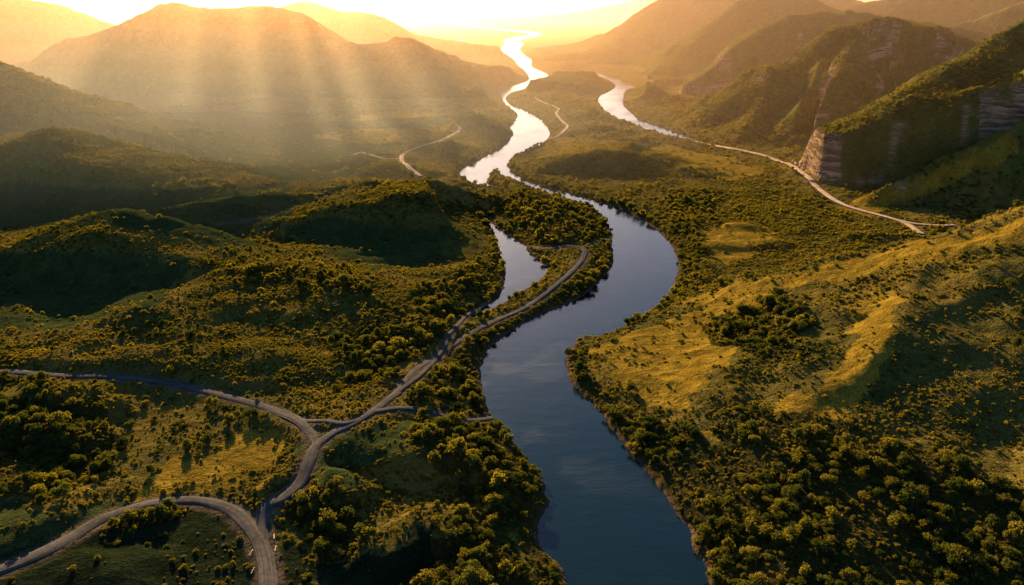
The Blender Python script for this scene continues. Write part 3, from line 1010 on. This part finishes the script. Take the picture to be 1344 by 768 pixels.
# trees
tx_, ty_, tr_ = [], [], []
for rmin, rmax, sp, seed in ((170, 520, 3.4, 1), (520, 900, 4.6, 2), (900, 1350, 5.5, 3)):
    x, y, rs = scatter(rmin, rmax, sp * 0.75, seed=seed)
    keep = thin(x, y, sp, rs)
    x, y = x[keep], y[keep]
    fo_ = near(FORE, x, y); md = near(MEAD, x, y); sd = near(SD, x, y); rdv = near(ROADD, x, y); rk = near(ROCK, x, y)
    cl = fbm(x, y, 55, 3, off=21)
    gap = fbm(x, y, 22, 2, off=22)
    p = np.where(fo_ > 0.5, np.where(gap > 0.40, 0.92, 0.12), np.where(md > 0.5, 0.006, np.where(cl > 0.64, 0.22 * (rmax < 1000) + 0.03, 0.012)))
    ok = (rs.random(len(x)) < p) & (sd > 1.6) & (rdv > 2.2) & (rk < 0.3)
    x, y = x[ok], y[ok]
    big = 0.42 + 1.25 * rs.random(len(x)) ** 2.0
    big = np.where(rs.random(len(x)) < 0.07, big * 1.45, big)
    size = np.where(near(FORE, x, y) > 0.5, 2.5, 1.9) * big
    tx_.append(x); ty_.append(y); tr_.append(size)
tx_ = np.concatenate(tx_); ty_ = np.concatenate(ty_); tr_ = np.concatenate(tr_)
tz_ = sample(GZ, tx_, ty_)

# shrubs
sx_, sy_, sr_ = [], [], []
for rmin, rmax, sp, seed in ((170, 450, 1.5, 11), (450, 800, 2.0, 12), (800, 1300, 3.0, 13), (1300, 1900, 4.2, 14)):
    x, y, rs = scatter(rmin, rmax, sp, seed=seed)
    fo_ = near(FORE, x, y); md = near(MEAD, x, y); sd = near(SD, x, y); rdv = near(ROADD, x, y); rk = near(ROCK, x, y)
    cl = fbm(x, y, 30, 3, off=31)
    p = np.where(md > 0.5, np.where(cl > 0.60, 0.14, 0.02), (0.20 + 0.75 * sstep(0.38, 0.60, cl)) * (0.8 if rmin > 440 else 1.0))
    p = np.where(fo_ > 0.5, 0.55, p)
    ok = (rs.random(len(x)) < p) & (sd > 1.2) & (rdv > 0.9) & (rk < 0.5)
    x, y = x[ok], y[ok]
    size = sp * (0.36 + 0.85 * rs.random(len(x)) ** 3)
    size = np.where(near(MEAD, x, y) > 0.5, size * 1.2, size)
    sx_.append(x); sy_.append(y); sr_.append(size)
for rmin, rmax, sp, seed in ((380, 700, 1.25, 51), (700, 1250, 2.3, 52)):
    x, y, rs = scatter(rmin, rmax, sp, seed=seed)
    cl = fbm(x, y, 20, 3, off=41)
    ok = (near(CARP, x, y) > 0.5) & (rs.random(len(x)) < 0.25 + 0.7 * sstep(0.42, 0.54, cl)) & (near(SD, x, y) > 2) & (near(ROADD, x, y) > 1.0) & (near(ROCK, x, y) < 0.4) & (near(MEAD, x, y) < 0.5)
    sx_.append(x[ok]); sy_.append(y[ok]); sr_.append(sp * (0.45 + 0.5 * rs.random(int(ok.sum())) ** 2))
sx_ = np.concatenate(sx_); sy_ = np.concatenate(sy_); sr_ = np.concatenate(sr_)
sz_ = sample(GZ, sx_, sy_)
print('trees', len(tx_), 'shrubs', len(sx_))


def gn_scatter(name, x, y, z, size, meshes, label, zs=(0.8, 1.25), seed=5):
    rs = np.random.default_rng(seed)
    lib = bpy.data.collections.new(name + '_kinds')
    for i, me in enumerate(meshes):
        lib.objects.link(bpy.data.objects.new('%s_kind' % name, me))
    n = len(x)
    me = bpy.data.meshes.new(name)
    me.vertices.add(n); me.vertices.foreach_set('co', np.c_[x, y, z].astype(np.float32).ravel())
    hz = zs[0] + (zs[1] - zs[0]) * rs.random(n)
    a = me.attributes.new('size', 'FLOAT_VECTOR', 'POINT'); wd = 0.8 + 0.45 * rs.random(n); a.data.foreach_set('vector', np.c_[size * wd, size / wd, size * hz].astype(np.float32).ravel())
    a = me.attributes.new('turn', 'FLOAT_VECTOR', 'POINT')
    a.data.foreach_set('vector', np.c_[(rs.random(n) - 0.5) * 0.3, (rs.random(n) - 0.5) * 0.3, rs.random(n) * 6.283].astype(np.float32).ravel())
    a = me.attributes.new('which', 'INT', 'POINT'); a.data.foreach_set('value', rs.integers(0, len(meshes), n).astype(np.int32))
    o = link(name, me)
    tag(o, label, None, None, 'stuff')
    ng = bpy.data.node_groups.new(name + '_nodes', 'GeometryNodeTree')
    ng.interface.new_socket('Geometry', in_out='INPUT', socket_type='NodeSocketGeometry')
    ng.interface.new_socket('Geometry', in_out='OUTPUT', socket_type='NodeSocketGeometry')
    gi = ng.nodes.new('NodeGroupInput'); go = ng.nodes.new('NodeGroupOutput')
    ip = ng.nodes.new('GeometryNodeInstanceOnPoints')
    ci = ng.nodes.new('GeometryNodeCollectionInfo'); ci.inputs['Collection'].default_value = lib
    ci.inputs['Separate Children'].default_value = True; ci.inputs['Reset Children'].default_value = True

    def attr(nm, t):
        q = ng.nodes.new('GeometryNodeInputNamedAttribute'); q.data_type = t; q.inputs['Name'].default_value = nm
        return [s_ for s_ in q.outputs if s_.enabled and s_.name == 'Attribute'][0]
    L = ng.links
    L.new(gi.outputs[0], ip.inputs['Points']); L.new(ci.outputs[0], ip.inputs['Instance'])
    ip.inputs['Pick Instance'].default_value = True
    L.new(attr('which', 'INT'), ip.inputs['Instance Index'])
    er = ng.nodes.new('FunctionNodeEulerToRotation'); L.new(attr('turn', 'FLOAT_VECTOR'), er.inputs[0])
    L.new(er.outputs[0], ip.inputs['Rotation'])
    L.new(attr('size', 'FLOAT_VECTOR'), ip.inputs['Scale'])
    L.new(ip.outputs[0], go.inputs[0])
    md = o.modifiers.new('scatter', 'NODES'); md.node_group = ng
    return o


# ---- the largest trees and shrubs in view are things of their own
def in_view(x, y, z):
    px, py = project(x.astype(float), y.astype(float), z.astype(float))
    return px, py, (px > 3) & (px < 1341) & (py > 3) & (py < 764)


px, py, vis = in_view(tx_, ty_, tz_ + tr_ * 0.6)
app = np.where(vis, tr_ / np.hypot(tx_, ty_), 0)
order = np.argsort(-app)
chosen = order[:300]
rest = order[300:]
INDIV_TREES = (chosen, px, py)
sp_x, sp_y, svis = in_view(sx_, sy_, sz_)
sapp = np.where(svis & (near(FORE, sx_, sy_) < 0.5), sr_ / np.hypot(sx_, sy_), 0)
sorder = np.argsort(-sapp)
schosen = sorder[:250]; srest = sorder[250:]

dist_t = np.hypot(tx_, ty_)
mid = rest[dist_t[rest] < 560]; farr = rest[dist_t[rest] >= 560]
gn_scatter('woodland', tx_[mid], ty_[mid], tz_[mid] + 0.15 * tr_[mid], tr_[mid], TREE_CROWN, 'dense dark woodland filling the banks and hollows beside the river', (0.85, 1.3), 21)
gn_scatter('distant_woods', tx_[farr], ty_[farr], tz_[farr] + 0.1 * tr_[farr], tr_[farr] * 1.05, FAR_TREE, 'far off woods on the mounds and banks of the valley', (0.85, 1.3), 22)
ds = np.hypot(sx_, sy_)
a_ = srest[ds[srest] < 330]; b_ = srest[ds[srest] >= 330]
gn_scatter('undergrowth', sx_[a_], sy_[a_], sz_[a_], sr_[a_], SHRUB_MESH, 'leafy scrub covering the ground along the nearest roads and river banks', (0.6, 1.15), 23)
gn_scatter('scrub', sx_[b_], sy_[b_], sz_[b_], sr_[b_], LOW_BUSH, 'low golden scrub carpeting the hills and the valley floor', (0.55, 1.1), 24)

# labels by place and look
PLACES = [
 ('the thicket on the near right slope', FOREST[0], 'thicket trees on the near right slope'),
 ('the wood on the left river bank', FOREST[1], 'wood on the left river bank'),
 ('the clump inside the road fork', FOREST[2], 'clump inside the road fork'),
 ('the dark wood beside the shore track', FOREST[3], 'dark wood beside the shore track'),
 ('the shaded hollow of the golden hill', FOREST[5], 'trees in the hollow of the golden hill'),
 ('the copse between lane and river', FOREST[6], 'copse between lane and river'),
 ('the strip between river road and water', FOREST[7], 'strip between river road and water'),
 ('the grove at the left edge', FOREST[8] , 'grove at the left edge'),
 ('the trees below the golden spur', FOREST[12], 'trees below the golden spur'),
 ('the right meadow', MEADOW[3], 'right meadow'),
 ('the golden field by the road fork', MEADOW[10], 'golden field by the road fork'),
 ('the dark grass at the bottom left', MEADOW[12], 'dark grass at the bottom left'),
 ('the dark grass right of the bottom road', MEADOW[13], 'dark grass right of the bottom road'),
 ('the golden hill slope', [(880,400),(1344,280),(1344,640),(1100,600),(800,560),(750,470)], 'golden hill slope'),
 ('the rough field left of the junction', [(0,490),(420,540),(400,600),(340,690),(0,740)], 'rough field left of the junction'),
 ('the shrubby slope above the left road', [(0,440),(300,360),(650,340),(560,480),(400,545),(0,490)], 'shrubby slope above the left road'),
 ('the ground between junction and river', [(340,700),(480,545),(660,550),(745,768),(355,768)], 'ground between junction and river'),
]


def place_of(x_, y_):
    for nm, P, g in PLACES:
        if inside(np.array([x_]), np.array([y_]), np.array(P, float))[0]:
            P = np.array(P, float)
            return nm, g, P
    return 'the open ground', 'open ground', np.array([(0, 0), (1344, 768)], float)


def sector(x_, y_, P):
    x0, x1 = max(P[:, 0].min(), 0), min(P[:, 0].max(), 1344); y0, y1 = max(P[:, 1].min(), 0), min(P[:, 1].max(), 768)
    u = (x_ - x0) / max(x1 - x0, 1); v = (y_ - y0) / max(y1 - y0, 1)
    c = ['left', 'middle', 'right'][min(int(u * 3), 2)]; r = ['top', 'centre', 'bottom'][min(int(v * 3), 2)]
    if r == 'centre' and c == 'middle':
        return 'in the heart of'
    if r == 'centre':
        return 'on the %s flank of' % c
    if c == 'middle':
        return 'along the %s of' % r
    return 'in the %s %s of' % (r, c)


def look_of(size, lo, hi):
    return 'large' if size > hi else ('small' if size < lo else 'medium')


lo, hi = np.percentile(tr_[chosen], [30, 75])
rs = np.random.default_rng(77)
for n_, i in enumerate(chosen):
    nm, g, P = place_of(px[i], py[i])
    hz = 0.85 + 0.45 * rs.random()
    shape = 'tall' if hz > 1.15 else ('low' if hz < 0.97 else 'round')
    sd = float(near(SD, tx_[i:i + 1], ty_[i:i + 1])[0]); rdv = float(near(ROADD, tx_[i:i + 1], ty_[i:i + 1])[0])
    extra = ' at the water' if 0 < sd < 7 else (' beside the road' if rdv < 6 else '')
    label = '%s %s tree%s %s %s' % (look_of(tr_[i], lo, hi), shape, extra if len(nm.split()) < 6 else '', sector(px[i], py[i], P), nm)
    t = bpy.data.objects.new('tree', None); COL.objects.link(t)
    t.location = (tx_[i], ty_[i], tz_[i])
    t.rotation_euler = (0, 0, rs.random() * 6.283)
    t.scale = (tr_[i], tr_[i], tr_[i] * hz)
    tag(t, label, 'tree', g)
    c = link('crown', TREE_CROWN[rs.integers(N_TREE)], t); c.location = (0, 0, 0.15)
    k_ = link('trunk', TREE_TRUNK[rs.integers(3)], t)
lo, hi = np.percentile(sr_[schosen], [30, 75])
for n_, i in enumerate(schosen):
    nm, g, P = place_of(sp_x[i], sp_y[i])
    rdv = float(near(ROADD, sx_[i:i + 1], sy_[i:i + 1])[0])
    hz = 0.6 + 0.6 * rs.random()
    shape = 'rounded' if hz > 0.95 else ('flat' if hz < 0.75 else 'bushy')
    extra = ' beside the road' if rdv < 5 else ''
    label = '%s %s shrub%s %s %s' % (look_of(sr_[i], lo, hi), shape, extra if len(nm.split()) < 6 else '', sector(sp_x[i], sp_y[i], P), nm)
    s_ = link('shrub', SHRUB_MESH[rs.integers(5)])
    s_.location = (sx_[i], sy_[i], sz_[i]); s_.rotation_euler = (0, 0, rs.random() * 6.283); s_.scale = (sr_[i], sr_[i], sr_[i] * hz)
    tag(s_, label, 'shrub', 'shrubs: ' + g)


# ------------------------------------------------------------------ rocks and roadside barriers
def boulder_mesh(seed):
    rs = np.random.default_rng(seed)
    v, f = ICO3
    d = np.ones(len(v))
    for k_ in range(9):                    # chop with random planes
        nrm = rs.normal(size=3); nrm /= np.linalg.norm(nrm)
        h = 0.55 + 0.3 * rs.random()
        dot = v @ nrm
        d = np.where(dot * d > h, h / np.maximum(dot, 1e-3), d)
    vv = v * d[:, None] * np.array([1.0, 0.8, 0.7])
    return mesh_from('boulder', vv, f, 3, M_ROCK, False)


BOULD = [boulder_mesh(k_) for k_ in range(4)]
rs = np.random.default_rng(5)
for k_, (bx, by, s_, lab) in enumerate([
        (1040,213,3.2,'pale boulder at the left end of the rubble by the dirt road'), (1046,216,4.2,'largest pale boulder of the rubble heap by the dirt road'),
        (1052,215,3.0,'pale boulder at the back of the rubble by the dirt road'), (1050,219,2.4,'small pale boulder in front of the largest one by the dirt road'),
        (1057,219,2.8,'pale boulder at the right end of the rubble by the dirt road'), (1036,209,2.2,'small pale boulder set apart up the road from the rubble'),
        (1110,243,2.4,'pale boulder lying under the layered rock nose')]):
    p = land(bx, by)
    b = link('boulder', BOULD[k_ % 4]); b.location = (p[0], p[1], p[2] + s_ * 0.25); b.scale = (s_, s_, s_); b.rotation_euler = (rs.random(), rs.random(), rs.random() * 6)
    tag(b, lab, 'boulder', 'pale boulders by the dirt road')


def box(V, Fc, c, h):
    o = len(V)
    for dz in (-1, 1):
        for dy in (-1, 1):
            for dx in (-1, 1):
                V.append((c[0] + dx * h[0], c[1] + dy * h[1], c[2] + dz * h[2]))
    for q in ((0, 2, 3, 1), (4, 5, 7, 6), (0, 1, 5, 4), (2, 6, 7, 3), (0, 4, 6, 2), (1, 3, 7, 5)):
        Fc.append([o + a for a in q])


V, Fc = [], []
# W-section rail drawn from three long flats
for zc, yo in ((0.78, 0.0), (0.68, 0.05), (0.58, 0.0)):
    box(V, Fc, (0, yo, zc), (1.6, 0.025, 0.045))
RAIL = mesh_from('rail', V, Fc, 4, M_WHITE)
V, Fc = [], []
box(V, Fc, (0, 0.09, 0.32), (0.06, 0.06, 0.50))
POST = mesh_from('post', V, Fc, 4, M_POST)
for bx, by, ang, lab in ((330, 727, 1.45, 'white crash barrier length left of the bottom road, upper one'),
                         (332, 751, 1.5, 'white crash barrier length left of the bottom road, nearest the bottom edge'),
                         (360, 706, 1.85, 'white crash barrier length at the mouth of the faint side track'),
                         (362, 722, 1.7, 'white crash barrier length right of the bottom road, below the side track')):
    p = land(bx, by)
    e_ = bpy.data.objects.new('crash_barrier', None); COL.objects.link(e_)
    e_.location = (p[0], p[1], p[2]); e_.rotation_euler = (0, 0, ang)
    tag(e_, lab, 'crash barrier', 'white crash barriers by the bottom road')
    link('rail', RAIL, e_)
    for dx in (-1.3, 1.3):
        q = link('post', POST, e_); q.location = (dx, 0, 0)

# ------------------------------------------------------------------ haze
SUN_EL = radians(14.5)
SUN_AZ = radians(-17.5)          # left of +Y
m, nt, nd, ln = new_mat('haze')
out = N(nt, 'ShaderNodeOutputMaterial')
va = N(nt, 'ShaderNodeVolumeScatter')          # dust, strongly forward, warm
va.inputs['Color'].default_value = (1.0, 0.50, 0.19, 1)
va.inputs['Density'].default_value = 0.000062
va.inputs['Anisotropy'].default_value = 0.84
vb = N(nt, 'ShaderNodeVolumeScatter')          # fine haze, nearly even, cool
vb.inputs['Color'].default_value = (0.80, 0.95, 1.0, 1)
vb.inputs['Density'].default_value = 0.000030
vb.inputs['Anisotropy'].default_value = 0.25
vadd = N(nt, 'ShaderNodeAddShader'); ln.new(va.outputs[0], vadd.inputs[0]); ln.new(vb.outputs[0], vadd.inputs[1])
ln.new(vadd.outputs[0], out.inputs['Volume'])
V, Fc = [], []
box(V, Fc, (0, 10425, 150), (12000, 9575, 170))
hz = link('haze', mesh_from('haze', V, Fc, 4, m))
tag(hz, 'thin golden morning haze lying over the whole valley', None, None, 'stuff')

m, nt, nd, ln = new_mat('mist')
out = N(nt, 'ShaderNodeOutputMaterial')
vs = N(nt, 'ShaderNodeVolumeScatter')
vs.inputs['Color'].default_value = (0.74, 0.95, 1.0, 1)
vs.inputs['Density'].default_value = 0.000065
vs.inputs['Anisotropy'].default_value = 0.05
ln.new(vs.outputs[0], out.inputs['Volume'])
v, f = ICO3
rs = np.random.default_rng(31)
for k_, zr_, lab in ((1.12, 190, 'widest and faintest veil of mist over the plain left of the river'), (1.0, 150, 'wide thin veil of mist over the plain left of the river'),
                     (0.88, 118, 'middle veil of mist over the plain left of the river'), (0.76, 90, 'inner bank of mist on the plain left of the river'),
                     (0.64, 64, 'low bank of mist on the plain left of the river'), (0.5, 42, 'thickest core of the mist on the plain left of the river')):
    ms = link('mist', mesh_from('mist', v * np.array([900.0 * k_, 560.0 * k_, zr_]) + np.array([-760.0 + 120 * (rs.random() - 0.5), 1310.0 + 160 * (rs.random() - 0.5), 0.0]), f, 3, m, True))
    tag(ms, lab, None, None, 'stuff')

# ------------------------------------------------------------------ unseen cloudy strips, added above the frame to shade the plain and cut sun shafts
def cloud_blocker():
    rs = np.random.default_rng(9)
    CZ = 900.0
    sv = np.array([sin(SUN_AZ) * cos(SUN_EL), cos(SUN_AZ) * cos(SUN_EL), sin(SUN_EL)])
    along = np.array([sin(SUN_AZ), cos(SUN_AZ)]); perp = np.array([cos(SUN_AZ), -sin(SUN_AZ)])
    gaps = [(-640, 44), (-505, 34), (-402, 22), (-318, 62), (-200, 84)]
    edges = [-860]
    for g, wd in gaps:
        edges += [g - wd / 2, g + wd / 2]
    edges += [-90]
    V = []; Fc = []; off = 0
    for a, b in zip(edges[0::2], edges[1::2]):
        cx = (a + b) / 2; hw = (b - a) / 2
        T = np.array([cx, 1640.0, 0.0]); C = T + sv * (CZ / sv[2])
        nl = 9
        for k in range(nl):
            q = (k / (nl - 1) - 0.5) * 2 * 390 + (rs.random() - 0.5) * 60
            c = np.array([C[0] + along[0] * q, C[1] + along[1] * q, CZ + (rs.random() - 0.5) * 20])
            v, f = ICO3
            r = 1 + 0.25 * (rs.random(len(v)) - 0.5)
            vv = v * r[:, None]
            ln_ = 120; wv = 0.80 + 0.36 * rs.random()
            p = np.stack([c[0] + perp[0] * vv[:, 0] * hw * wv + along[0] * vv[:, 1] * ln_, c[1] + perp[1] * vv[:, 0] * hw * wv + along[1] * vv[:, 1] * ln_, c[2] + vv[:, 2] * 16], 1)
            V.append(p); Fc.append(f + off); off += len(v)
    m, nt, nd, ln = new_mat('blocker_cloud')
    out = N(nt, 'ShaderNodeOutputMaterial')
    geo = N(nt, 'ShaderNodeNewGeometry')
    n = noise(nt, geo.outputs['Position'], 0.02, 4)
    c = mix_rgb(nt, (0.62, 0.62, 0.64), (0.82, 0.82, 0.82), n)
    d = N(nt, 'ShaderNodeBsdfDiffuse'); ln.new(c, d.inputs['Color'])
    ln.new(d.outputs[0], out.inputs['Surface'])
    tag(link('blocker_clouds', mesh_from('blocker_clouds', np.concatenate(V), np.concatenate(Fc), 3, m, True)), 'unseen cloudy strips added above the frame, gaps shaping the sun shafts', None, None, 'stuff')


cloud_blocker()

# ------------------------------------------------------------------ light
w = bpy.data.worlds.new('World'); scene.world = w; w.use_nodes = True
nt = w.node_tree; nt.nodes.clear()
wo = nt.nodes.new('ShaderNodeOutputWorld'); bg = nt.nodes.new('ShaderNodeBackground')
sky = nt.nodes.new('ShaderNodeTexSky'); sky.sky_type = 'NISHITA'; sky.sun_disc = False
sky.sun_elevation = SUN_EL; sky.sun_rotation = SUN_AZ
sky.air_density = 1.0; sky.dust_density = 1.2; sky.ozone_density = 2.0
bg.inputs['Strength'].default_value = 0.0205
cool = nt.nodes.new('ShaderNodeMix'); cool.data_type = 'RGBA'; cool.blend_type = 'MULTIPLY'; cool.inputs[0].default_value = 1.0
cool.inputs[7].default_value = (0.78, 1.02, 1.34, 1)
nt.links.new(sky.outputs[0], cool.inputs[6]); nt.links.new(cool.outputs[2], bg.inputs[0]); nt.links.new(bg.outputs[0], wo.inputs[0])

sl = bpy.data.lights.new('sun', 'SUN'); sl.energy = 5.0; sl.angle = radians(0.6); sl.color = (1.0, 0.615, 0.265)
so = bpy.data.objects.new('sun', sl); COL.objects.link(so)
from mathutils import Vector
dvec = Vector((sin(SUN_AZ) * cos(SUN_EL), cos(SUN_AZ) * cos(SUN_EL), sin(SUN_EL)))
so.rotation_euler = (-dvec).to_track_quat('-Z', 'Y').to_euler()
so.location = dvec * 3000

# ------------------------------------------------------------------ render settings
scene.view_settings.view_transform = 'Standard'
scene.view_settings.look = 'None'
scene.view_settings.exposure = 0.0
scene.view_settings.gamma = 1.0
scene.cycles.film_exposure = 4.7
scene.cycles.max_bounces = 5
scene.cycles.diffuse_bounces = 2
scene.cycles.glossy_bounces = 2
scene.cycles.transmission_bounces = 2
scene.cycles.volume_bounces = 0
scene.cycles.transparent_max_bounces = 6
scene.cycles.use_denoising = True
print('done')
